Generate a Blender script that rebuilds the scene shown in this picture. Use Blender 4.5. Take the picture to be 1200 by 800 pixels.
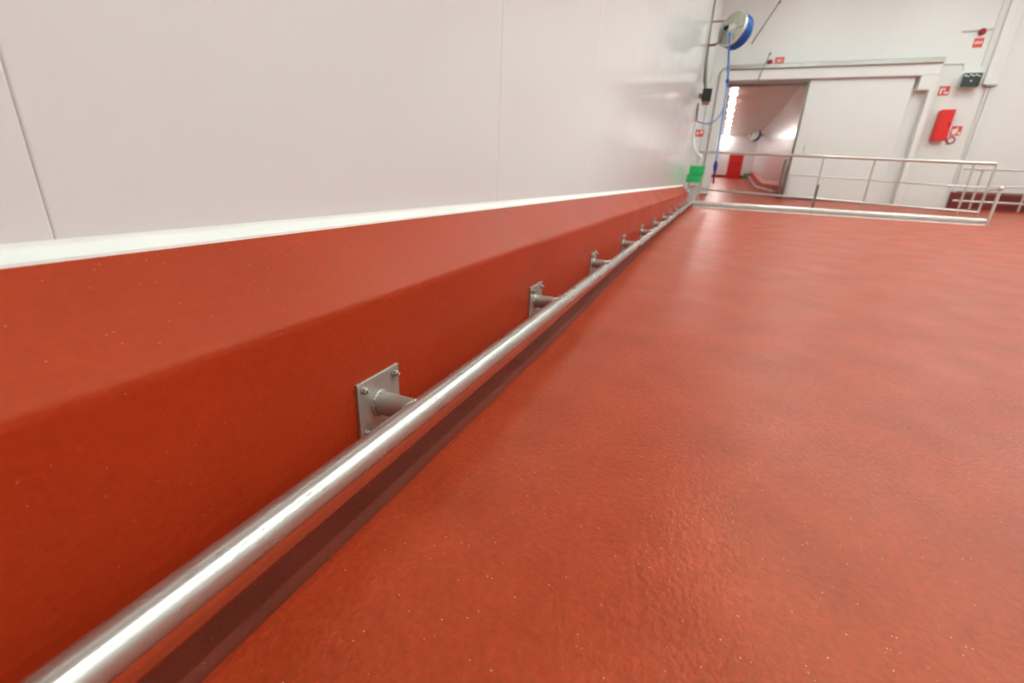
import bpy, bmesh, math, random
from mathutils import Vector, Matrix, noise
random.seed(7)
for o in list(bpy.data.objects): bpy.data.objects.remove(o)
S = bpy.context.scene
C = S.collection
PI = math.pi
H = 0.58                     # camera height above the near floor; heights below are given from the lens and lifted by H

# ------------------------------------------------------------------ camera
def cam_axes():
    f = 535.0
    X = Vector((842-600, 213-400, f)).normalized()
    D = Vector((545-600, 1900-400, f)); D = (D - X*(D.dot(X))).normalized()
    Z = -D; Y = Z.cross(X)
    d = 0.012
    Y2 = (Y + Z*d).normalized(); Z2 = (Z - Y*d).normalized()
    return X, Y2, Z2
AX, AY, AZ = cam_axes()      # world axes seen in the camera (x right, y down, z forward)
def to_world(c): return Vector((AX.dot(c), AY.dot(c), AZ.dot(c)))
cd = bpy.data.cameras.new('camera'); cam = bpy.data.objects.new('camera', cd); C.objects.link(cam)
rt = to_world(Vector((1,0,0))); up = to_world(Vector((0,-1,0))); bk = to_world(Vector((0,0,-1)))
M = Matrix(((rt.x,up.x,bk.x,0),(rt.y,up.y,bk.y,0),(rt.z,up.z,bk.z,H),(0,0,0,1)))
cam.matrix_world = M
cd.sensor_width = 36; cd.sensor_fit = 'HORIZONTAL'; cd.lens = 535/1200*36
cd.clip_start = 0.02; cd.clip_end = 200
cd.dof.use_dof = True; cd.dof.focus_distance = 0.95; cd.dof.aperture_fstop = 3.2
S.camera = cam
# ------------------------------------------------------------------ world, exposure
W = bpy.data.worlds.new('world'); S.world = W; W.use_nodes = True
W.node_tree.nodes['Background'].inputs[0].default_value = (0.9,0.85,0.8,1)
W.node_tree.nodes['Background'].inputs[1].default_value = 0.15
S.view_settings.view_transform = 'Standard'; S.view_settings.look = 'None'
S.view_settings.gamma = 1; S.view_settings.exposure = 0.0; S.view_settings.use_curve_mapping = False
LAMP = 31.5                  # brightness of the ceiling luminaires
CORR_LAMP = 125.0             # corridor downlights
LAMP_COL = (0.93, 1.19, 1.17)

# ------------------------------------------------------------------ materials
TINT = (1.0, 0.72, 0.46, 1)
def mat(name, col, rough=0.5, metal=0.0, var=0.0, vscale=6, bump=0.0, bscale=150, rvar=0.0, specks=0.0, spec=0.5, coat=0.0, stretch=None, col2=None, fine=0.0):
    m = bpy.data.materials.new(name); m.use_nodes = True
    nt = m.node_tree; N = nt.nodes; L = nt.links
    b = N['Principled BSDF']
    b.inputs['Roughness'].default_value = rough; b.inputs['Metallic'].default_value = metal
    b.inputs['Specular IOR Level'].default_value = spec
    if coat: b.inputs['Coat Weight'].default_value = coat; b.inputs['Coat Roughness'].default_value = 0.12
    if name.startswith('red_epoxy'): b.inputs['Specular Tint'].default_value = TINT
    tc = N.new('ShaderNodeTexCoord'); vec = tc.outputs['Object']
    if stretch:
        mp = N.new('ShaderNodeMapping'); mp.inputs['Scale'].default_value = stretch
        L.new(vec, mp.inputs['Vector']); vec = mp.outputs['Vector']
    n = N.new('ShaderNodeTexNoise'); n.inputs['Scale'].default_value = vscale; n.inputs['Detail'].default_value = 8; n.inputs['Roughness'].default_value = 0.62
    L.new(vec, n.inputs['Vector'])
    r = N.new('ShaderNodeValToRGB')
    r.color_ramp.elements[0].position = 0.3; r.color_ramp.elements[1].position = 0.7
    lo = tuple(c*(1-var) for c in col); hi = tuple(min(1, c*(1+var)) for c in (col2 or col))
    r.color_ramp.elements[0].color = (*lo,1); r.color_ramp.elements[1].color = (*hi,1)
    L.new(n.outputs['Fac'], r.inputs['Fac']); out = r.outputs['Color']
    if fine:                                            # small blotches of the trowelled resin
        nf = N.new('ShaderNodeTexNoise'); nf.inputs['Scale'].default_value = 70; nf.inputs['Detail'].default_value = 3; L.new(vec, nf.inputs['Vector'])
        mf = N.new('ShaderNodeMapRange'); mf.inputs[1].default_value = 0.32; mf.inputs[2].default_value = 0.68; mf.inputs[3].default_value = 1-fine; mf.inputs[4].default_value = 1+fine
        L.new(nf.outputs['Fac'], mf.inputs[0])
        vm = N.new('ShaderNodeVectorMath'); vm.operation = 'SCALE'; L.new(out, vm.inputs[0]); L.new(mf.outputs[0], vm.inputs[3]); out = vm.outputs[0]
    if specks:
        v = N.new('ShaderNodeTexVoronoi'); v.inputs['Scale'].default_value = 120; L.new(vec, v.inputs['Vector'])
        lt = N.new('ShaderNodeMath'); lt.operation = 'LESS_THAN'; lt.inputs[1].default_value = 0.13
        L.new(v.outputs['Distance'], lt.inputs[0])
        sp = N.new('ShaderNodeSeparateColor'); L.new(v.outputs['Color'], sp.inputs[0])
        gt = N.new('ShaderNodeMath'); gt.operation = 'GREATER_THAN'; gt.inputs[1].default_value = 0.88; L.new(sp.outputs[0], gt.inputs[0])
        mu = N.new('ShaderNodeMath'); mu.operation = 'MULTIPLY'; L.new(lt.outputs[0], mu.inputs[0]); L.new(gt.outputs[0], mu.inputs[1])
        m2 = N.new('ShaderNodeMath'); m2.operation = 'MULTIPLY'; m2.inputs[1].default_value = specks; L.new(mu.outputs[0], m2.inputs[0])
        mx = N.new('ShaderNodeMix'); mx.data_type = 'RGBA'; L.new(m2.outputs[0], mx.inputs[0]); L.new(out, mx.inputs[6]); mx.inputs[7].default_value = (0.75,0.42,0.3,1)
        out = mx.outputs[2]
    L.new(out, b.inputs['Base Color'])
    if rvar:
        n3 = N.new('ShaderNodeTexNoise'); n3.inputs['Scale'].default_value = vscale*0.7; n3.inputs['Detail'].default_value = 5; L.new(vec, n3.inputs['Vector'])
        mr = N.new('ShaderNodeMapRange'); mr.inputs[1].default_value = 0.3; mr.inputs[2].default_value = 0.7
        mr.inputs[3].default_value = rough-rvar; mr.inputs[4].default_value = rough+rvar
        L.new(n3.outputs['Fac'], mr.inputs[0]); L.new(mr.outputs[0], b.inputs['Roughness'])
    if bump:
        n2 = N.new('ShaderNodeTexNoise'); n2.inputs['Scale'].default_value = bscale; n2.inputs['Detail'].default_value = 4; L.new(vec, n2.inputs['Vector'])
        bp = N.new('ShaderNodeBump'); bp.inputs['Strength'].default_value = bump; bp.inputs['Distance'].default_value = 0.004 if fine else 0.002
        L.new(n2.outputs['Fac'], bp.inputs['Height']); L.new(bp.outputs[0], b.inputs['Normal'])
        if coat: L.new(bp.outputs[0], b.inputs['Coat Normal'])
    return m
def emit(name, col, k):
    m = bpy.data.materials.new(name); m.use_nodes = True; b = m.node_tree.nodes['Principled BSDF']
    b.inputs['Base Color'].default_value = (0.8,0.8,0.8,1); b.inputs['Emission Color'].default_value = (*col,1); b.inputs['Emission Strength'].default_value = k
    return m
RED = (0.41, 0.042, 0.010)
m_floor = mat('red_epoxy_floor', RED, 0.36, var=0.10, vscale=4.5, bump=0.45, bscale=95, rvar=0.04, specks=0.9, spec=0.42, col2=(0.45,0.056,0.019), fine=0.11)
m_kerb  = mat('red_epoxy_kerb', (0.42,0.034,0.007), 0.42, var=0.08, vscale=3, bump=0.3, bscale=85, rvar=0.04, spec=0.32, fine=0.04, specks=0.25)
m_kshade   = mat('shaded_resin_kerb', (0.17,0.022,0.016), 0.45, var=0.1, vscale=3)  # shade of the upright kerb face put into a darker red
m_gut   = mat('shaded_wet_gutter', (0.20,0.040,0.022), 0.4, var=0.2, vscale=8, bump=0.5, bscale=150, specks=0.3)  # wet brown resin, darkened further for shade from pipe and floor edge
m_wall  = mat('glossy_white_panel', (0.80,0.785,0.775), 0.13, var=0.012, vscale=1.2, bump=0.02, bscale=6)
m_seam  = mat('white_seam_sealant', (0.74,0.73,0.70), 0.5)
m_white = mat('white_matt_cladding', (0.78,0.755,0.725), 0.42, var=0.015, vscale=2)
m_cove  = mat('white_plastic_cove', (0.93,0.91,0.86), 0.45, var=0.02, vscale=4)
m_ceil  = mat('white_ceiling_panel', (0.78,0.78,0.75), 0.6, var=0.02, vscale=2)
m_steel = mat('brushed_stainless_steel', (0.53,0.50,0.465), 0.28, 0.78, var=0.05, vscale=18, rvar=0.03, stretch=(0.35,2,2))
m_plate = mat('dull_stainless_plate', (0.46,0.425,0.38), 0.38, 0.6, var=0.14, vscale=30, bump=0.1, bscale=300, rvar=0.06)
m_weld  = mat('weld_bead_metal', (0.58,0.54,0.49), 0.25, 0.9, var=0.35, vscale=120, bump=0.5, bscale=350)
m_fsteel= mat('grey_rail_steel', (0.64,0.61,0.57), 0.35, 0.75, var=0.05)
m_track = mat('grey_track_steel', (0.42,0.39,0.35), 0.3, 0.6, var=0.08)
m_dsteel= mat('dark_steel_trim', (0.20,0.17,0.14), 0.4, 0.8, var=0.1)
m_black = mat('black_plastic', (0.012,0.014,0.012), 0.4, var=0.1)
m_dgreen= mat('dark_green_glass_front', (0.018,0.035,0.028), 0.2, var=0.1)
m_redp  = mat('red_painted_metal', (0.75,0.012,0.008), 0.35, var=0.04)
m_redd  = mat('dark_red_lens', (0.35,0.008,0.012), 0.2, var=0.05)
m_sign  = mat('red_sign_face', (0.72,0.06,0.035), 0.4, var=0.05)
m_wh    = mat('white_sign_print', (0.85,0.8,0.75), 0.5)
m_green = mat('green_plastic', (0.01,0.48,0.13), 0.4, var=0.05)
m_blue  = mat('blue_rubber_hose', (0.01,0.095,0.38), 0.35, var=0.1)
m_lblue = mat('light_blue_tube', (0.16,0.34,0.66), 0.35, var=0.05)
m_navy  = mat('navy_nozzle', (0.01,0.02,0.22), 0.35, var=0.1)
m_reel  = mat('grey_reel_metal', (0.42,0.41,0.33), 0.35, 0.6, var=0.1)
m_beige = mat('beige_corridor_ceiling', (0.62,0.50,0.42), 0.3, var=0.08, vscale=1)
m_gw    = mat('white_box_body', (0.62,0.60,0.54), 0.45)
m_lamp  = emit('lamp_diffuser', LAMP_COL, LAMP)
m_clamp = emit('corridor_lamp', (1,0.97,0.93), CORR_LAMP)
m_lampb = mat('lamp_housing', (0.7,0.7,0.68), 0.5)

# ------------------------------------------------------------------ mesh building
class MB:
    def __init__(s): s.v = []; s.f = []
    def add(s, v, f):
        n = len(s.v); s.v += [Vector(p) for p in v]; s.f += [tuple(n+i for i in q) for q in f]; return s
    def bm(s, b):
        b.verts.ensure_lookup_table(); b.verts.index_update()
        s.add([v.co.copy() for v in b.verts], [[v.index for v in f.verts] for f in b.faces]); b.free(); return s
    def box(s, x0, x1, y0, y1, z0, z1, bev=0.0, rot=None, seg=1):
        b = bmesh.new(); bmesh.ops.create_cube(b, size=1)
        for v in b.verts: v.co = Vector(((x0+x1)/2+v.co.x*(x1-x0), (y0+y1)/2+v.co.y*(y1-y0), (z0+z1)/2+v.co.z*(z1-z0)))
        if bev: bmesh.ops.bevel(b, geom=b.edges[:], offset=bev, segments=seg, profile=0.5, affect='EDGES')
        if rot: b.transform(rot)
        return s.bm(b)
    def tube(s, pts, r, seg=12, cap=True):
        pts = [Vector(p) for p in pts]; n = len(pts)
        rr = r if isinstance(r, (list, tuple)) else [r]*n
        T = [(pts[min(i+1,n-1)]-pts[max(i-1,0)]).normalized() for i in range(n)]
        a = Vector((0,0,1)) if abs(T[0].z) < 0.9 else Vector((1,0,0))
        U = (a - T[0]*a.dot(T[0])).normalized(); vs = []
        for i in range(n):
            U = (U - T[i]*U.dot(T[i])).normalized(); V = T[i].cross(U)
            for k in range(seg):
                t = 2*PI*k/seg; vs.append(pts[i] + (U*math.cos(t)+V*math.sin(t))*rr[i])
        fs = [(i*seg+k, i*seg+(k+1)%seg, (i+1)*seg+(k+1)%seg, (i+1)*seg+k) for i in range(n-1) for k in range(seg)]
        if cap: fs += [tuple(reversed(range(seg))), tuple((n-1)*seg+k for k in range(seg))]
        return s.add(vs, fs)
    def ring(s, c, axis, R, r, seg=28, sub=8, wob=0.0):     # torus
        c = Vector(c); axis = Vector(axis).normalized()
        a = Vector((0,0,1)) if abs(axis.z) < .9 else Vector((1,0,0)); U = (a-axis*a.dot(axis)).normalized(); V = axis.cross(U); vs = []
        for i in range(seg):
            t = 2*PI*i/seg; d = U*math.cos(t)+V*math.sin(t); q = r*(1+wob*math.sin(i*4.1))
            for k in range(sub):
                u = 2*PI*k/sub; vs.append(c + d*(R+q*math.cos(u)) + axis*(q*math.sin(u)))
        return s.add(vs, [(i*sub+k, i*sub+(k+1)%sub, ((i+1)%seg)*sub+(k+1)%sub, ((i+1)%seg)*sub+k) for i in range(seg) for k in range(sub)])
    def ball(s, c, r, sc=(1,1,1)):
        b = bmesh.new(); bmesh.ops.create_uvsphere(b, u_segments=16, v_segments=10, radius=r)
        for v in b.verts: v.co = Vector((v.co.x*sc[0]+c[0], v.co.y*sc[1]+c[1], v.co.z*sc[2]+c[2]))
        return s.bm(b)
    def build(s, name, m, parent=None, origin=None, smooth=True):
        if origin is None: origin = Vector(parent['_o']) if parent else Vector((0,0,0))
        origin = Vector(origin); po = Vector(parent['_o']) if parent else Vector((0,0,0))
        me = bpy.data.meshes.new(name); me.from_pydata([v-origin for v in s.v], [], s.f)
        b = bmesh.new(); b.from_mesh(me); bmesh.ops.recalc_face_normals(b, faces=b.faces[:]); b.to_mesh(me); b.free()
        if smooth:
            for p in me.polygons: p.use_smooth = True
            me.set_sharp_from_angle(angle=0.6)
        me.materials.append(m); o = bpy.data.objects.new(name, me); C.objects.link(o)
        if parent: o.parent = parent
        o.location = origin - po; o['_o'] = list(origin)
        return o
def thing(name, label, cat, loc, group=None):
    o = bpy.data.objects.new(name, None); C.objects.link(o); o.empty_display_size = 0.1
    o.location = loc; o['_o'] = list(loc); return tag(o, label, cat, group)
def tag(o, label, cat, group=None):
    o['label'] = label; o['category'] = cat
    if group: o['group'] = group
    return o
def struct(o, label, cat='structure'):
    o['kind'] = 'structure'; o['label'] = label; o['category'] = cat; return o
def dup(o, loc, label=None):
    r = o.copy(); C.objects.link(r); r.location = loc
    if label: r['label'] = label
    for ch in o.children:
        c = ch.copy(); C.objects.link(c); c.parent = r
        for g in ch.children: d = g.copy(); C.objects.link(d); d.parent = c
    return r
def interp(x, t):
    if x <= t[0][0]: return t[0][1]
    for (a, u), (b, v) in zip(t, t[1:]):
        if x <= b:
            k = (x-a)/(b-a); k = k*k*(3-2*k) if (b-a) > 1 else k
            return u+(v-u)*k
    return t[-1][1]
def P(X, yr, zr): return Vector((X, yr*X, zr*X+H))          # a point at depth X seen along the slopes yr (side), zr (up)

# ------------------------------------------------------------------ setting: floor
FL = [(-6,-.58),(1.5,-.58),(2.4,-.567),(3.6,-.548),(5.2,-.535),(8,-.528),(11.2,-.522),(15.0,-.365),(15.7,-.36),(22,-.31),(34,.26),(36,.27)]
def fz(x): return interp(x, FL) + H
XB = 10.9                     # the barrier across the lane
XF = 15.5                     # end wall
YW, YK, YG, YP, ZP = .685, .555, .462, .459, -.445+H
xs = [-6+0.25*i for i in range(85)]; xs = [x for x in xs if x < XF] + [XF+.3]
def sweep(prof, xs, close=False):                            # prof(x) -> list of (y,z)
    mb = MB(); P0 = [prof(x) for x in xs]; n = len(P0[0])
    mb.add([(x, y, z) for x, pr in zip(xs, P0) for (y, z) in pr],
           [(i*n+k, i*n+(k+1)%n, (i+1)*n+(k+1)%n, (i+1)*n+k) for i in range(len(xs)-1) for k in range(n if close else n-1)])
    return mb
yy = [-10.2,-8,-6,-4,-2.5,-1.2,-.4,.1,.35,.44]
def fprof(x):
    z = fz(x); yg = YG if x < XB+.05 else .68
    w = 0.0016*noise.noise(Vector((x*2.2,0,3)))
    return [(y, z) for y in yy] + [(yg-.006+w, z), (yg-.002+w, z-.0015), (yg+w, z-.005), (yg+.001+w, z-.06)]
xx = sorted(set([round(-6+.1*i,3) for i in range(169)] + [XB+.049, XB+.051] + [15.8]))
fo = sweep(fprof, [x for x in xx if x <= XF+.3]).build('floor', m_floor)
struct(fo, 'red epoxy resin floor of the hall, slightly wet and speckled', 'floor')
# gutter
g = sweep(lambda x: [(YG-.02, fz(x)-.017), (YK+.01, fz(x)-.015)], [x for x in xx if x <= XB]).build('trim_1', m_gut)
struct(g, 'narrow recessed gutter with shade in its wet brown colour between the kerb and the red floor', 'gutter')
# kerb with a splayed top and a fillet at its foot
def kprof(x):
    e = 0.0025*noise.noise(Vector((x*3.1,5,0)))+0.0015*noise.noise(Vector((x*9,2,0)))
    zf = -.2304+H+e; zt = -.1136+H; z = fz(x)
    return [(.70, zt+.01), (.672, zt), (.666, zt-.006), (YK+.022, zf+.0205), (YK+.01, zf+.009), (YK+.004, zf+.0035), (YK, zf-.004), (YK, zf-.016), (YK, z+.03), (YK, z+.014), (YK-.004, z+.004), (YK-.016, z-.012), (YK-.016, z-.05), (.70, z-.05)]
kx = [round(-6+.06*i,3) for i in range(int(16.7/.06)+1)]
kb = sweep(kprof, kx, close=True)
pr = kprof(kx[-1]); n = len(pr); base = len(kb.v)-n                      # splayed end towards the barrier
kb.add([(kx[-1], y, z) for y, z in pr] + [(kx[-1]+(0.16 if k in (0,1,2,12) else .28), y+(0 if k in (0,1,2,12) else .03), z-(.05 if k<6 else 0)) for k,(y,z) in enumerate(pr)],
       [(k,(k+1)%n,n+(k+1)%n,n+k) for k in range(n)] + [tuple(n+k for k in range(n))])
k = kb.build('baseboard_left', m_kerb); struct(k, 'red resin coated kerb with sloping top running along the left wall', 'kerb')
cv = sweep(lambda x: [(.70,-.094+H),(YW-.001,-.094+H),(YW-.0015,-.0995+H),(YW-.0035,-.1020+H),(.6695,-.1125+H),(.669,-.1165+H),(.672,-.119+H),(.70,-.119+H)], [-6,0,5,10.62], close=True).build('trim_2', m_cove)
struct(cv, 'bright white cove strip between the wall panels and the red kerb', 'trim')

# ------------------------------------------------------------------ left wall of upright panels
ZC = 5.15+H
wl = MB().box(-6.2, XF+.3, .700, .78, -.3, ZC).build('wall_left', m_seam, smooth=False)
struct(wl, 'glossy white left wall of tall upright panels', 'wall')
seam0 = 0.414*YW
X0 = [seam0+1.2*i for i in range(-5, 13)]
edges = [-6.0] + [x for x in X0 if x > -5.9] + [XF+.0]
for a, b in zip(edges, edges[1:]):
    z0 = -.094+H if a < 10.5 else fz(11.5)
    mb = MB(); z1 = ZC; y = YW; g2 = .0004; v = .0022
    mb.add([(a+g2,.70,z0),(a+g2,y+.0009,z0),(a+g2+v,y,z0),(b-g2-v,y,z0),(b-g2,y+.0009,z0),(b-g2,.70,z0)] + [(a+g2,.70,z1),(a+g2,y+.0009,z1),(a+g2+v,y,z1),(b-g2-v,y,z1),(b-g2,y+.0009,z1),(b-g2,.70,z1)],
           [(i,i+1,i+7,i+6) for i in range(5)])
    mb.build('wall_panel', m_wall, wl, smooth=False)

# ------------------------------------------------------------------ end wall with the sliding door
Zt = ZC
oy0, oy1 = .0147*XF, -.114*XF; oz = .1646*XF+H
wf = MB()
wf.box(XF, XF+.2, oy0, .72, -.3, Zt); wf.box(XF, XF+.2, oy1, oy0, oz, Zt); wf.box(XF, XF+.2, -5.54, oy1, -.3, Zt)
wf.box(XF+.1, XF+.3, -10.2, -5.54, -.3, Zt)
wf = wf.build('wall_far', m_white, smooth=False); struct(wf, 'white clad end wall around the sliding door', 'wall')
bf = MB(); z0 = -.0215*XF+H-.05; zt = .003*XF+H
bf.add([(XF+.12,-5.43,z0),(XF-.08,-5.43,z0),(XF-.08,-5.43,zt-.06),(XF+.12,-5.43,zt),(XF+.12,-10.2,z0),(XF-.08,-10.2,z0),(XF-.08,-10.2,zt-.06),(XF+.12,-10.2,zt)],
       [(0,1,2,3),(4,7,6,5),(0,4,5,1),(1,5,6,2),(2,6,7,3)])
struct(bf.build('baseboard_far', m_kshade, smooth=False), 'red kerb with shade put into its dark colour at the foot of the end wall on the right', 'kerb')
# rest of the hall
struct(MB().box(-6.2,-6,-10.3,.8,-.3,Zt).build('wall_back', m_white, smooth=False), 'white back wall behind the viewpoint', 'wall')
struct(MB().box(-6.2,XF+.4,-10.4,-10.2,-.3,Zt).build('wall_right', m_white, smooth=False), 'white wall on the right outside the picture', 'wall')
struct(MB().box(-6.2,XF+.4,-10.4,.8,Zt,Zt+.1).build('ceiling', m_ceil, smooth=False), 'white ceiling of the hall', 'ceiling')

# sliding door
dx = XF
dr = thing('door_1', 'wide white sliding cold store door standing partly open', 'door', (dx, -2.4, fz(XF))); dr['kind'] = 'structure'
lf0, lf1 = -.1125*XF, -.2554*XF
MB().box(dx-.12, dx-.01, lf1, lf0, fz(XF)+.015, .1665*XF+H, .008).build('door_leaf', m_white, dr)
MB().box(dx-.135, dx-.005, lf0, lf0+.05, fz(XF)+.01, .166*XF+H, .004).build('leading_edge', m_dsteel, dr)['label'] = 'dark steel leading edge of the door leaf'
hd = MB().tube([(dx-.12,-.1279*15.4,.054*15.4+H),(dx-.18,-.1279*15.4,.054*15.4+H),(dx-.18,-.1279*15.4,.066*15.4+H),(dx-.12,-.1279*15.4,.066*15.4+H)], .014, 8).build('door_handle', m_fsteel, dr)
fr = MB(); fx0 = dx-.22
fr.box(fx0, dx, oy0, .684, fz(XF), .1690*XF+H, .02)                             # left post
fr.box(fx0, dx, -.2835*XF, .684, .167*XF+H, .1845*XF+H, .02)                       # lintel
fr.box(fx0, dx, -.2835*XF, -.2600*XF, .1474*XF+H, .1674*XF+H, .006)                # step above the slot
fr.box(fx0, dx, -.2835*XF, -.2755*XF, fz(XF), .1480*XF+H, .006)                   # right post
fr.build('door_frame', m_white, dr)
MB().box(dx-.02, dx+.2, oy1-.02, oy0, oz-.045, oz+.0, .004).build('lintel_seal', m_dsteel, dr)['label'] = 'dark brown seal under the lintel'
MB().box(fx0-.06, fx0+.02, -.2825*XF, .022*XF, .1835*XF+H, .1905*XF+H, .012).build('top_track', m_track, dr)['label'] = 'steel track above the door'
MB().tube([(fx0-.02,.030*XF,fz(XF)),(fx0-.02,.030*XF,.180*XF+H),(fx0-.02,.027*XF,.185*XF+H),(fx0-.02,.022*XF,.187*XF+H)], .018, 8).build('conduit', m_track, dr)

# corridor beyond
cx0, cx1 = XF+.2, 35.5; CZ = 2.9+H
cf = sweep(lambda x: [(-1.85, fz(x)), (.65, fz(x))], [15.75+.5*i for i in range(41)]).build('floor_corridor', m_floor)
struct(cf, 'pale red resin floor of the corridor beyond the door', 'floor')
struct(MB().box(cx0,cx1,.6,.7,-.3,CZ).build('wall_corridor_left', m_wall, smooth=False), 'white left wall of the corridor beyond the door', 'wall')
struct(MB().box(cx0,cx1,-1.95,-1.85,-.3,CZ).build('wall_corridor_right', m_wall, smooth=False), 'glossy white right wall of the corridor beyond the door', 'wall')
struct(MB().box(cx1,cx1+.1,-2,.7,-.3,CZ).build('wall_corridor_end', m_wall, smooth=False), 'white end wall of the corridor beyond the door', 'wall')
struct(MB().box(cx0,cx1,-2,.7,CZ,CZ+.1).build('ceiling_corridor', m_beige, smooth=False), 'brownish ceiling of the corridor beyond the door', 'ceiling')
ck = sweep(lambda x: [(-1.85, fz(x)+.42),(-1.72, fz(x)+.33),(-1.70, fz(x)),(-1.86, fz(x)-.02)], [15.8+.5*i for i in range(40)]).build('baseboard_corridor', m_kerb, smooth=False)
struct(ck, 'red kerb along the right side of the corridor beyond the door', 'kerb')
ck = MB().box(35.2,35.5,-1.85,.6,.2+H,.45+H).build('baseboard_corridor_end', m_kerb, smooth=False)
struct(ck, 'red kerb across the end of the corridor beyond the door', 'kerb')
gp = MB().tube([(x,-1.55,fz(x)+.16) for x in [16.2+i for i in range(18)]], .03, 8)
for i in range(9): gp.tube([(16.6+2*i,-1.55,fz(16.6+2*i)+.16),(16.6+2*i,-1.71,fz(16.6+2*i)+.16)], .02, 6)
tag(gp.build('guard_rail', m_fsteel), 'steel guard rail along the corridor kerb beyond the open door', 'rail')
first = None
OR = ['nearest','second','third','fourth','fifth','sixth','seventh','eighth','ninth and farthest']
for i in range(9):
    x = 19.2+2*i
    if first is None:
        t = thing('corridor_light', 'nearest round light from the door in the corridor ceiling row', 'light', (x, .045, CZ), 'row of corridor ceiling lights')
        MB().tube([(x,.045,CZ-.05),(x,.045,CZ)], .13, 16).build('housing', m_lampb, t)
        MB().tube([(x,.045,CZ-.075),(x,.045,CZ-.05)], .105, 16).build('diffuser', m_clamp, t); first = t
    else: dup(first, (x, .045, CZ), OR[i]+' round light from the door in the corridor ceiling row')

# hall ceiling luminaires (above the picture)
first = None
for yl in (-1.9, -4.9, -7.9):
    for i in range(8):
        x = -0.6+1.9*i
        if first is None:
            t = thing('ceiling_light', 'long ceiling luminaire of the hall', 'light', (x, yl, ZC), 'rows of hall ceiling luminaires'); first = t
            MB().box(x-.85,x+.85,yl-.13,yl+.13,ZC-.10,ZC,.01).build('housing', m_lampb, t)
            MB().box(x-.8,x+.8,yl-.1,yl+.1,ZC-.13,ZC-.10).build('diffuser', m_lamp, t)
        else: dup(first, (x, yl, ZC), 'long ceiling luminaire, %s in the %s row of the hall, counted from behind the camera' % (OR[i].split(' ')[0], {-1.9:'left', -4.9:'middle', -7.9:'right'}[yl]))

# ------------------------------------------------------------------ wall guard rail
gr = thing('guard_rail', 'long brushed stainless steel guard rail bolted along the red kerb in the foreground', 'rail', (0, YP, fz(0)))
R = .0248
pts = [(-1.6+.5*i, YP, ZP) for i in range(25)] + [(XB-.06, YP, ZP)]
MB().tube(pts, R, 40).build('pipe', m_steel, gr)
pl0 = 1.186*YK; yf = YK-.006
protos = None
def make_bracket(x):
    pl = MB().box(x-.0625, x+.0625, yf, YK+.001, ZP-.0625, ZP+.0625, .0008).build('plate', m_plate, gr, origin=(x,YK,ZP))
    for sx in (-1,1):
        for sz in (-1,1):
            b = MB(); cx, cz = x+sx*.0465, ZP+sz*.0465
            b.tube([(cx,yf,cz),(cx,yf-.0018,cz)], .0085, 20)             # washer
            a0 = random.random()
            r = .0070; hexp = [(cx+r*math.cos(a0+k*PI/3), cz+r*math.sin(a0+k*PI/3)) for k in range(6)]
            b.add([(px,yf-.0018,pz) for px,pz in hexp]+[(px,yf-.0078,pz) for px,pz in hexp]+[(cx+(px-cx)*.8,yf-.0090,cz+(pz-cz)*.8) for px,pz in hexp],
                  [(k,(k+1)%6,6+(k+1)%6,6+k) for k in range(6)]+[(6+k,6+(k+1)%6,12+(k+1)%6,12+k) for k in range(6)]+[tuple(12+k for k in range(6))])
            b.tube([(cx,yf-.006,cz),(cx,yf-.0135,cz),(cx,yf-.0145,cz)], [.0036,.0036,.0024], 10)
            b.build('bolt', m_plate, pl)
    st = MB().tube([(x,yf,ZP),(x,YP+R*.4,ZP)], .0235, 32, cap=False).build('stub', m_plate, gr, origin=(x,YK,ZP))
    MB().ring((x,yf-.001,ZP),(0,1,0),.0248,.0032,40,8,.25).build('weld_bead', m_weld, st)
    w = MB(); n = 36; vs = []; r1 = .0245                                  # saddle weld where the stub meets the pipe
    for i in range(n):
        t = 2*PI*i/n; lx, lz = r1*math.cos(t), r1*math.sin(t); yy0 = YP+math.sqrt(max(R*R-min(abs(lz),R*.985)**2,0))
        c = Vector((x+lx, yy0+.001, ZP+lz)); d = Vector((math.cos(t),.5,math.sin(t))).normalized(); q = .0028*(1+.3*math.sin(i*3.7))
        for k2 in range(6):
            u = 2*PI*k2/6; vs.append(c+d*(q*math.cos(u))+Vector((0,1,0))*(q*math.sin(u)))
    w.add(vs, [(i*6+k2, i*6+(k2+1)%6, ((i+1)%n)*6+(k2+1)%6, ((i+1)%n)*6+k2) for i in range(n) for k2 in range(6)])
    w.build('weld_bead', m_weld, st)
    return pl, st
pl, st = make_bracket(pl0)
for i in range(1, 12):
    for src in (pl, st):
        c = src.copy(); C.objects.link(c); c.parent = gr; c.location = src.location + Vector((.902*i, 0, 0))
        for g_ in src.children: d = g_.copy(); C.objects.link(d); d.parent = c

# ------------------------------------------------------------------ barrier across the lane
zb = fz(XB)
br = thing('cross_barrier', 'low stainless steel barrier crossing the red floor at the far end', 'barrier', (XB, -2, zb))
MB().tube([(XB,YP,ZP+.005),(XB,-4.44,ZP+.0)], .042, 16).build('pipe', m_fsteel, br)
MB().box(XB+.03, XB+.045, -4.42, YP, zb+.02, ZP-.0, .002).build('back_plate', m_plate, br)['label'] = 'grey steel plate under the pipe'
MB().box(XB-.09, XB+.045, -4.42, YP-.05, zb-.005, zb+.016, .004).build('toe_plate', m_cove, br)['label'] = 'cream toe strip on the floor'
def post(y, top, par, name='post', r=.024, x=XB, m=m_fsteel, zb_=None):
    mb = MB().tube([(x,y,(zb if zb_ is None else zb_)-.002),(x,y,top-.02),(x,y,top-.006),(x,y,top)], [r,r,r*.85,r*.35], 14)
    mb.tube([(x,y,(zb if zb_ is None else zb_)-.001),(x,y,(zb if zb_ is None else zb_)+.008)], r*2, 14)
    return mb.build(name, m, par)
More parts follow.
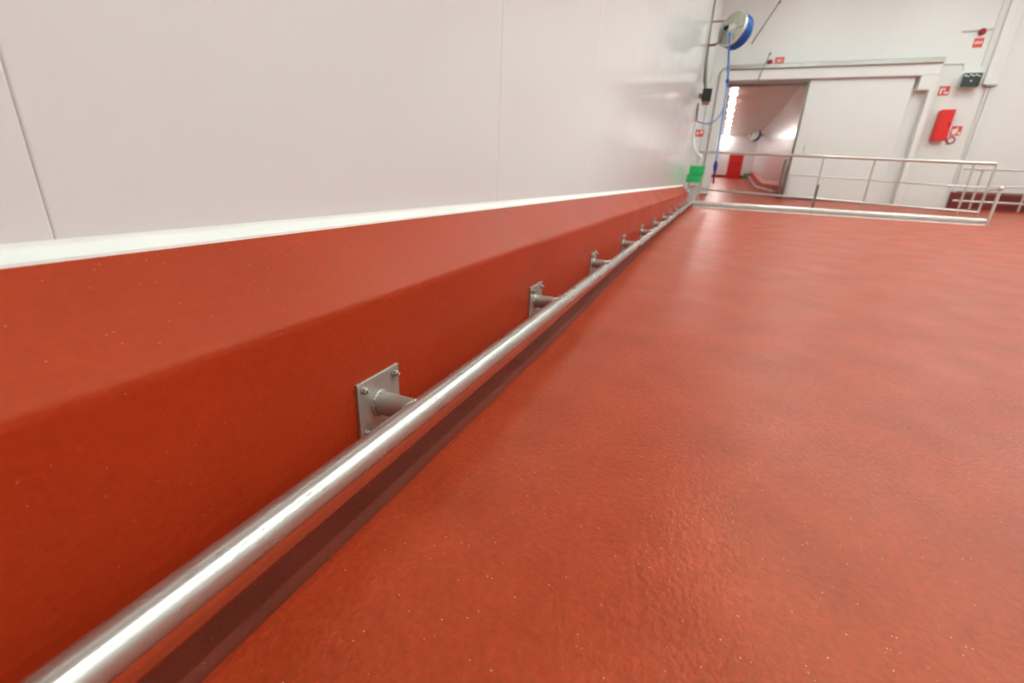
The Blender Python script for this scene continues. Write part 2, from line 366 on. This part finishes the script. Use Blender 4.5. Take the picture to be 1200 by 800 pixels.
post(.425, ZP+.12, br); post(-.1635*XB, .0032*XB+H, br, r=.02, m=m_dsteel)
q = post(-.4108*XB, .0088*XB+H, br)
MB().ball((XB,-.4108*XB,.0088*XB+H), .042).build('end_cap', m_fsteel, br)
MB().tube([(XB,-.4108*XB,.0075*XB+H),(13.0,-.3935*13.1,.0062*13.1+H)], .02, 10).build('link_arm', m_fsteel, br)

# ------------------------------------------------------------------ tall railing along the ramp
A = Vector((14.6,.62,0)); B = Vector((13.1,-.3941*13.1,0))
def rp(t, zl, zr): v = A.lerp(B, t); v.z = zl+(zr-zl)*t+H; return v
tl = thing('handrail', 'tall stainless steel railing with three bars in front of the sliding door', 'railing', (13.9,-2.2,fz(13.9)))
MB().tube([rp(0,.765,.588), rp(1,.765,.588)], .034, 12).build("top_rail", m_fsteel, tl)
MB().tube([rp(0,-.203,-.378), rp(1,-.203,-.378)], .026, 10).build('bottom_rail', m_fsteel, tl)
def tfor(yr):
    t = 0.0
    for _ in range(40):
        v = A.lerp(B, t); f = v.y-yr*v.x; t += f/5.5
    return t
for yr in (.034, -.162, -.2365, -.3675, -.3941):
    t = tfor(yr); v = rp(t,.76,.585); MB().tube([(v.x,v.y,fz(v.x)-.002),(v.x,v.y,v.z)], .021, 10).build('post', m_fsteel, tl)
t = tfor(-.1165)
def mid(t): return rp(t,.33,.115)
MB().tube([mid(t), mid(1)], .017, 10).build('middle_rail', m_fsteel, tl)
MB().tube([rp(t,-.203,-.378), mid(t)+Vector((0,0,.017))], .018, 10).build('half_post', m_fsteel, tl)
# second railing on the right
t2 = thing('handrail', 'shorter steel railing behind, running out of the picture on the right', 'railing', (14.9,-6.5,fz(14.9)))
for zr, r, nm in ((.036,.022,'top_rail'),(.0113,.016,'middle_rail'),(-.0125,.024,'bottom_rail')):
    MB().tube([P(14.9,-.357,zr), P(14.9,-.62,zr)], r, 10).build(nm, m_fsteel, t2)
for yr in (-.381,-.4415,-.53):
    MB().tube([P(14.9,yr,.036), (14.9,yr*14.9,fz(14.9)-.002)], .022, 10).build('post', m_fsteel, t2)
# guard posts by the door edge
bo = thing('bollard', 'pair of steel guard posts at the open edge of the sliding door', 'bollard', (15.1,-1.6,fz(15.1)))
for yr, tp in ((-.1035,.040),(-.1100,.030)):
    MB().tube([(15.1,yr*15.1,fz(15.1)-.002),(15.1,yr*15.1,tp*15.1+H),(15.12,yr*15.1-.02,tp*15.1+H+.02)], .028, 10).build('post', m_dsteel, bo)
MB().tube([(15.1,-.1035*15.1,.022*15.1+H),(15.1,-.11*15.1,.022*15.1+H)], .014, 8).build('crossbar', m_dsteel, bo)

# ------------------------------------------------------------------ things on the end wall
fc = thing('fire_cabinet', 'bright red fire extinguisher cabinet on the end wall beside the door', 'cabinet', (XF, -4.72, 1.16+H))
x1 = XF-.24
MB().box(x1+.03, XF, -.3205*15.3, -.3035*15.3, .0775*15.3+H, .1210*15.3+H, .012).build('body', m_redp, fc)
MB().box(x1, x1+.035, -.3210*15.3, -.3028*15.3, .0768*15.3+H, .1216*15.3+H, .014).build('door', m_redp, fc)
MB().box(x1-.012, x1, -.3185*15.3, -.3165*15.3, .097*15.3+H, .103*15.3+H, .003).build('latch', m_redd, fc)
bx = thing('emergency_box', 'dark fronted box with a pale body high on the end wall', 'display', (XF, -4.98, .15*XF+H))
MB().box(XF-.25, XF, -.3365*15.4, -.3150*15.4, .1510*15.4+H, .1700*15.4+H, .01).build('body', m_gw, bx)
MB().box(XF-.27, XF-.25, -.3372*15.3, -.3142*15.3, .1518*15.3+H, .1705*15.3+H, .006).build('front', m_dgreen, bx)
mk = MB(); yb, zz = -.3155*15.3, .1675*15.3+H                                # pale marks along the upper edge, unreadable in the photograph
for i, (w_, dz) in enumerate(((.05,.0),(.03,-.02),(.045,.01),(.03,-.01),(.05,.005),(.03,-.015))):
    mk.box(XF-.272, XF-.269, yb-w_, yb, zz+dz-.012, zz+dz+.008); yb -= w_+.012
mk.box(XF-.272, XF-.269, -.3270*15.3, -.3245*15.3, .160*15.3+H-.01, .160*15.3+H+.008)
mk.build('marking', m_wh, bx)

def beacon(yr, zr, label):
    t = thing('alarm_beacon', label, 'beacon', P(XF,yr,zr), 'round red alarm beacons on the end wall')
    c = P(XF, yr, zr); MB().tube([c, c+Vector((-.05,0,0))], .07, 16).build('base', m_redd, t)
    MB().tube([c+Vector((-.05,0,0)), c+Vector((-.09,0,0)), c+Vector((-.11,0,0))], [.062,.055,.02], 16).build('lens', m_redd, t)
beacon(-.0455,.1955,'small round red alarm beacon above the open half of the door')
beacon(-.3200,.2243,'round red alarm beacon at the upper right above its red sign')
def sign(y0,y1,z0,z1,label,marks,base=m_sign,x=XF):
    t = thing('safety_sign', label, 'sign', (x,(y0+y1)/2*XF,z0*XF+H))
    MB().box(x-.012, x, min(y0,y1)*XF, max(y0,y1)*XF, z0*XF+H, z1*XF+H, .002).build('sign_plate', base, t)
    if marks:
        w = MB()
        for (a,b,c,d) in marks:                                              # fractions of the plate
            ya = y0+(y1-y0)*a; yb_ = y0+(y1-y0)*b; za = z0+(z1-z0)*c; zb_ = z0+(z1-z0)*d
            w.box(x-.016, x-.012, min(ya,yb_)*XF, max(ya,yb_)*XF, za*XF+H, zb_*XF+H)
        w.build('print', m_wh if base is m_sign else m_sign, t)
    return t
sign(-.0530,-.0668,.1917,.2030,'small red sign above the steel track of the door',[(.2,.8,.62,.72),(.2,.7,.4,.5)])
sign(-.3145,-.3258,.2048,.2168,'red sign with white marks under the round beacon',[(.15,.3,.35,.62),(.36,.5,.42,.66),(.56,.66,.35,.62),(.72,.86,.42,.66)])
sign(-.2915,-.3048,.1412,.1540,'red and white fire extinguisher pictogram between the door and the dark box',[(.12,.3,.15,.75),(.3,.36,.7,.85),(.5,.9,.15,.4),(.42,.56,.5,.8)])
sign(-.3235,-.3365,.0845,.0978,'red and white fire point sign at the lower right of the red cabinet',[(.1,.5,.1,.7),(.5,.62,.3,.85),(.72,.92,.1,.35)])
rg = MB().ring(P(XF-.01,-.3275,.0775),(1,0,0),.075,.016,20,8); rg = rg.build('safety_sign', m_redd, origin=P(XF-.01,-.3275,.0775))
tag(rg, 'round red ringed sign just below the fire point sign', 'sign')
fs = thing('safety_sign', 'small red and white flag sign projecting from the left wall', 'sign', (11.6,.6,.084*11.6+H))
MB().box(11.594,11.606,.475,.655,.078*11.6+H,.0900*11.6+H,.002).build('sign_plate', m_sign, fs)
MB().box(11.59,11.61,.65,.684,.080*11.6+H,.088*11.6+H,.002).build('mounting_foot', m_gw, fs)
w = MB()
for a,b,c,d in ((.50,.55,.96,1.02),(.58,.62,.94,1.01)): w.box(11.59,11.594,a,b,c+H,d+H)
w.build('print', m_wh, fs)

# conduits and trunking at the right corner
tr = thing('cable_trunking', 'tall white cable trunking running up the end wall on the right', 'trunking', (XF,-5.3,.153*XF+H))
MB().box(XF-.10, XF+.1, -.3500*XF, -.3410*XF, .1545*XF+H, Zt, .008).build('duct', m_white, tr)
MB().box(XF-.06, XF+.1, -.3580*XF, -.3500*XF, .1545*XF+H, Zt, .008).build('duct', m_white, tr)
MB().box(XF-.12, XF+.1, -.3585*XF, -.3440*XF, .1520*XF+H, .1545*XF+H, .004).build('end_plate', m_plate, tr)
MB().tube([P(XF-.02,-.334,.180), P(XF-.02,-.334,.31)], .012, 8).build('conduit', m_white, tr)
cn = thing('conduit', 'pair of thin pale conduits on the end wall below the trunking', 'conduit', (XF,-5.4,fz(XF)))
for yr in (-.3490,-.3535): MB().tube([(XF-.022,yr*XF,fz(XF)+.40),(XF-.022,yr*XF,.1515*XF+H)], .022, 8).build('pipe', m_white, cn)
cc = MB().tube([P(XF-.02,-.297,.2264),P(XF-.02,-.3335,.2280)], .016, 8).build('conduit', m_gw, origin=P(XF,-.315,.226)); tag(cc, 'short level conduit behind the upper right beacon', 'conduit')
cc = MB().tube([P(XF-.02,-.2835,.1837),P(XF-.02,-.312,.1842),P(XF-.02,-.3135,.176)], .014, 8).build('conduit', m_white, origin=P(XF,-.3,.1836)); tag(cc, 'short conduit leading from the door track to the dark box', 'conduit')
# slanting stays
s1 = MB().tube([P(XF-.35,-.0425,.2850),P(XF-.1,-.0205,.2430),P(XF-.02,-.0110,.2250)], .012, 8); s1.tube([P(XF-.35,-.0425,.2850),P(XF-.34,-.0405,.2810)], .026, 8)
tag(s1.build('stay_rod', m_dsteel, origin=P(XF,-.02,.24)), 'slanting dark rod on the end wall to the right of the blue hose reel', 'rod')
s2 = MB().tube([P(XF-.4,-.0440,.2110),P(XF-.3,-.0400,.1975),P(XF-.28,-.0325,.1690)], .010, 8); s2.tube([P(XF-.4,-.0440,.2110),P(XF-.38,-.0425,.2070)], .022, 8)
tag(s2.build('stay_rod', m_dsteel, origin=P(XF,-.04,.2)), 'short slanting rod crossing the door track beside the small beacon', 'rod')

# ------------------------------------------------------------------ hose reel and fittings on the left wall
XR = 11.3
def reel(loc, label):
    t = thing('hose_reel', label, 'hose reel', loc); c = Vector(loc)
    ax = Vector((.74,-.64,-.20)).normalized()                                  # from the near disc to the far disc
    a, b = c-ax*.10, c+ax*.13
    MB().tube([a-ax*.02, a], [.31,.32], 32).build('near_disc', m_reel, t)
    MB().ring(a-ax*.02, ax, .30, .014, 36, 8).build('rim', m_fsteel, t)
    MB().tube([a-ax*.06, a-ax*.02], [.06,.09], 16).build('hub', m_gw, t)
    u = (Vector((0,0,1))-ax*ax.z).normalized(); v = ax.cross(u)
    for k_ in range(5):
        d = u*math.cos(k_*2*PI/5+.3)+v*math.sin(k_*2*PI/5+.3)
        MB().tube([a-ax*.03+d*.08, a-ax*.03+d*.29], .012, 6).build('spoke', m_gw, t)
    MB().tube([a-ax*.045+v*-.09+u*.04, a-ax*.045+v*-.17+u*.04], .04, 4).build('valve_block', m_black, t)
    h = MB()
    for j in range(5): h.ring(a+ax*(.03+j*.040), ax, .29-.008*(j%2), .019, 36, 8)
    h.build('hose_coil', m_blue, t)
    b = a+ax*.225
    MB().tube([b, b+ax*.02], .27, 28).build('far_disc', m_black, t)
    return t
RC = P(XR, .0175, .2455)
reel(RC, 'blue hose reel with a grey disc hanging high in the left corner')
r2 = reel(Vector((30,-1.38,2.45+H)), 'small hose reel on the corridor wall seen through the open door')
MB().tube([(30,-1.86,2.45+H),(30,-1.4,2.45+H)], .03, 8).build('mounting_arm', m_dsteel, r2)
hb = thing('reel_bracket', 'slim steel pole and arms carrying the blue hose reel', 'bracket', (XR,.66,2.2+H))
MB().tube([(XR,.655,ZC),(XR,.665,.2664*XR+H),(XR,.66,.235*XR+H)], .017, 8).build('pole', m_dsteel, hb)
MB().tube([(XR,.68,.2615*XR+H),(XR,.44,.2615*XR+H)], .016, 8).build('arm', m_dsteel, hb)
MB().tube([(XR,.68,.2265*XR+H),(XR,.55,.2262*XR+H),(XR,.46,.2305*XR+H),(XR,.44,.2500*XR+H)], .022, 8).build('arm', m_dsteel, hb)
cb = thing('cable_bundle', 'dark tapering cable bundle above the small black box on the left', 'cable', (XR,.62,1.8+H))
MB().tube([(XR,.66,.235*XR+H),(XR,.645,.20*XR+H),(XR,.61,.172*XR+H),(XR,.57,.156*XR+H)], [.014,.03,.045,.028], 10).build('cable', m_dsteel, cb)
b2 = thing('junction_box', 'small black box in the left corner below the dark cable bundle', 'box', (XR,.53,.1355*XR+H))
MB().box(XR-.07,XR+.07,.44,.62,.137*XR+H,.1575*XR+H,.008).build('body', m_black, b2)
MB().box(XR-.05,XR+.05,.46,.60,.1315*XR+H,.137*XR+H,.006).build('gland_plate', mat('brown_cable_gland',(.30,.12,.08),.5), b2)
MB().box(XR-.03,XR+.03,.60,.69,.142*XR+H,.150*XR+H).build('wall_bracket', m_dsteel, b2)
rd = thing('spray_lance', 'thin dark rod with a red tip on the left wall', 'lance', (XR,.67,.104*XR+H))
MB().tube([(XR,.668,.1345*XR+H),(XR,.664,.118*XR+H),(XR,.655,.108*XR+H)], [.014,.022,.018], 8).build('rod', m_dsteel, rd)
MB().tube([(XR,.655,.108*XR+H),(XR,.655,.1025*XR+H)], .024, 8).build('tip', m_sign, rd)
# hoses
def curve_pts(ps, n=8):
    out = []; ps = [Vector(p) for p in ps]; q = [ps[0]]+ps+[ps[-1]]
    for i in range(1, len(q)-2):
        for k_ in range(n):
            t = k_/n; p0,p1,p2,p3 = q[i-1:i+3]
            out.append(.5*((2*p1)+(p2-p0)*t+(2*p0-5*p1+4*p2-p3)*t*t+(3*p1-p0-3*p2+p3)*t**3))
    return out+[ps[-1]]
hs = thing('water_hose', 'blue hose hanging straight down from the reel with a navy nozzle', 'hose', (XR,.1,0+H))
MB().tube(curve_pts([P(XR-.15,.0285,.244),P(XR-.15,.0225,.21),P(XR-.15,.0165,.170),P(XR-.12,.0132,.10),P(XR-.12,.0108,.036)]), .020, 8).build('hose', m_lblue, hs)
MB().tube([P(XR-.12,.0108,.036),P(XR-.12,.0105,.028),P(XR-.12,.0098,.016),P(XR-.12,.0085,-.004)], [.03,.046,.022,.014], 10).build('nozzle', m_navy, hs)
MB().tube(curve_pts([P(XR-.17,.0262,.244),P(XR-.17,.0205,.20),P(XR-.17,.0150,.160)]), .016, 8).build('hose', m_blue, hs)
MB().tube([P(XR-.16,.0170,.172),P(XR-.16,.0160,.166)], .034, 8).build('clip', m_navy, hs)
al = MB().tube(curve_pts([P(XR-.14,.0155,.170),P(XR-.14,.0143,.145),P(XR-.14,.0165,.119),P(XR-.14,.0265,.1045),P(XR-.1,.0390,.1000),P(XR,.0575,.1040)]), .014, 8)
tag(al.build('air_line', m_lblue, origin=P(XR,.02,.12)), 'pale blue tube looping from the hanging hose to the left wall', 'hose')
wc = MB().tube(curve_pts([P(XR,.0585,.1035),P(XR,.0585,.085),P(XR,.0560,.066),P(XR,.0470,.050),P(XR,.0380,.041),P(XR,.0385,.030)]), [.028]*41, 8)
tag(wc.build('white_hose', m_white, origin=P(XR,.05,.07)), 'white flexible hose curving down to the green boxes', 'hose')
# green boxes on their stand
gy0, gy1 = .32, .62; XG = 11.15
sd = thing('steel_stand', 'grey steel stand carrying the two green boxes beside the left wall', 'stand', (XG+.1,.47,fz(XG)))
for y_ in (.36,.585): MB().tube([(XG+.1,y_,fz(XG)-.002),(XG+.1,y_,-.045+H)], .018, 8).build('leg', m_fsteel, sd)
MB().box(XG-.06,XG+.24,.34,.63,-.06+H,-.035+H,.004).build('shelf', m_fsteel, sd)
MB().box(XG+.05,XG+.12,.40,.55,fz(XG)+.03,-.10+H,.004).build('panel', m_gw, sd)
def gbox(z0, z1, dy, dx_, label):
    t = thing('plastic_box', label, 'box', (XG+.1+dx_,.47+dy,z0), 'green boxes on the steel stand')
    MB().box(XG+dx_, XG+.2+dx_, gy0+dy, gy1+dy, z0, z1-.025, .012, seg=2).build('body', m_green, t)
    MB().box(XG-.008+dx_, XG+.208+dx_, gy0-.006+dy, gy1+.006+dy, z1-.025, z1, .006).build('lid', m_green, t)
    MB().box(XG-.016+dx_, XG+dx_, .44+dy, .50+dy, z1-.045, z1-.02, .003).build('latch', m_green, t)
gbox(-.035+H, .128+H, .035, -.03, 'green plastic box standing on the steel stand, lower of the two')
gbox(.130+H, .300+H, .0, .0, 'green plastic box on top of the other one beside the left wall')
# crates and box in the corridor
zc = fz(33.2); first = None
cl = ['lowest of the stacked red crates in the corridor, standing on the floor','second red crate from the bottom of the corridor stack','third red crate from the bottom of the corridor stack','topmost of the stacked red crates in the corridor']
for i in range(4):
    if first is None:
        t = thing('plastic_crate', cl[0], 'crate', (33.2,-.75,zc), 'stack of red crates in the corridor'); first = t
        MB().box(32.9,33.5,-1.15,-.35,zc,zc+.30,.02).build('body', m_redp, t)
        MB().box(32.88,33.52,-1.17,-.33,zc+.28,zc+.33,.01).build('rim', m_redp, t)
        rb = MB()
        for j in range(5): rb.box(32.87,32.91,-1.13+.19*j-.015,-1.13+.19*j+.015,zc+.02,zc+.29)
        rb.build('rib', m_redd, t)
    else: dup(first, (33.2,-.75,zc+.335*i), cl[i])
gb = thing('plastic_box', 'small green box on the corridor floor to the right of the red crates', 'box', (33.5,-1.5,fz(33.5)))
MB().box(33.3,33.7,-1.66,-1.38,fz(33.5)-.01,fz(33.5)+.26,.02).build('body', m_green, gb)
MB().box(33.28,33.72,-1.68,-1.36,fz(33.5)+.26,fz(33.5)+.30,.01).build('lid', m_green, gb)

for o in bpy.data.objects:
    if '_o' in o.keys(): del o['_o']
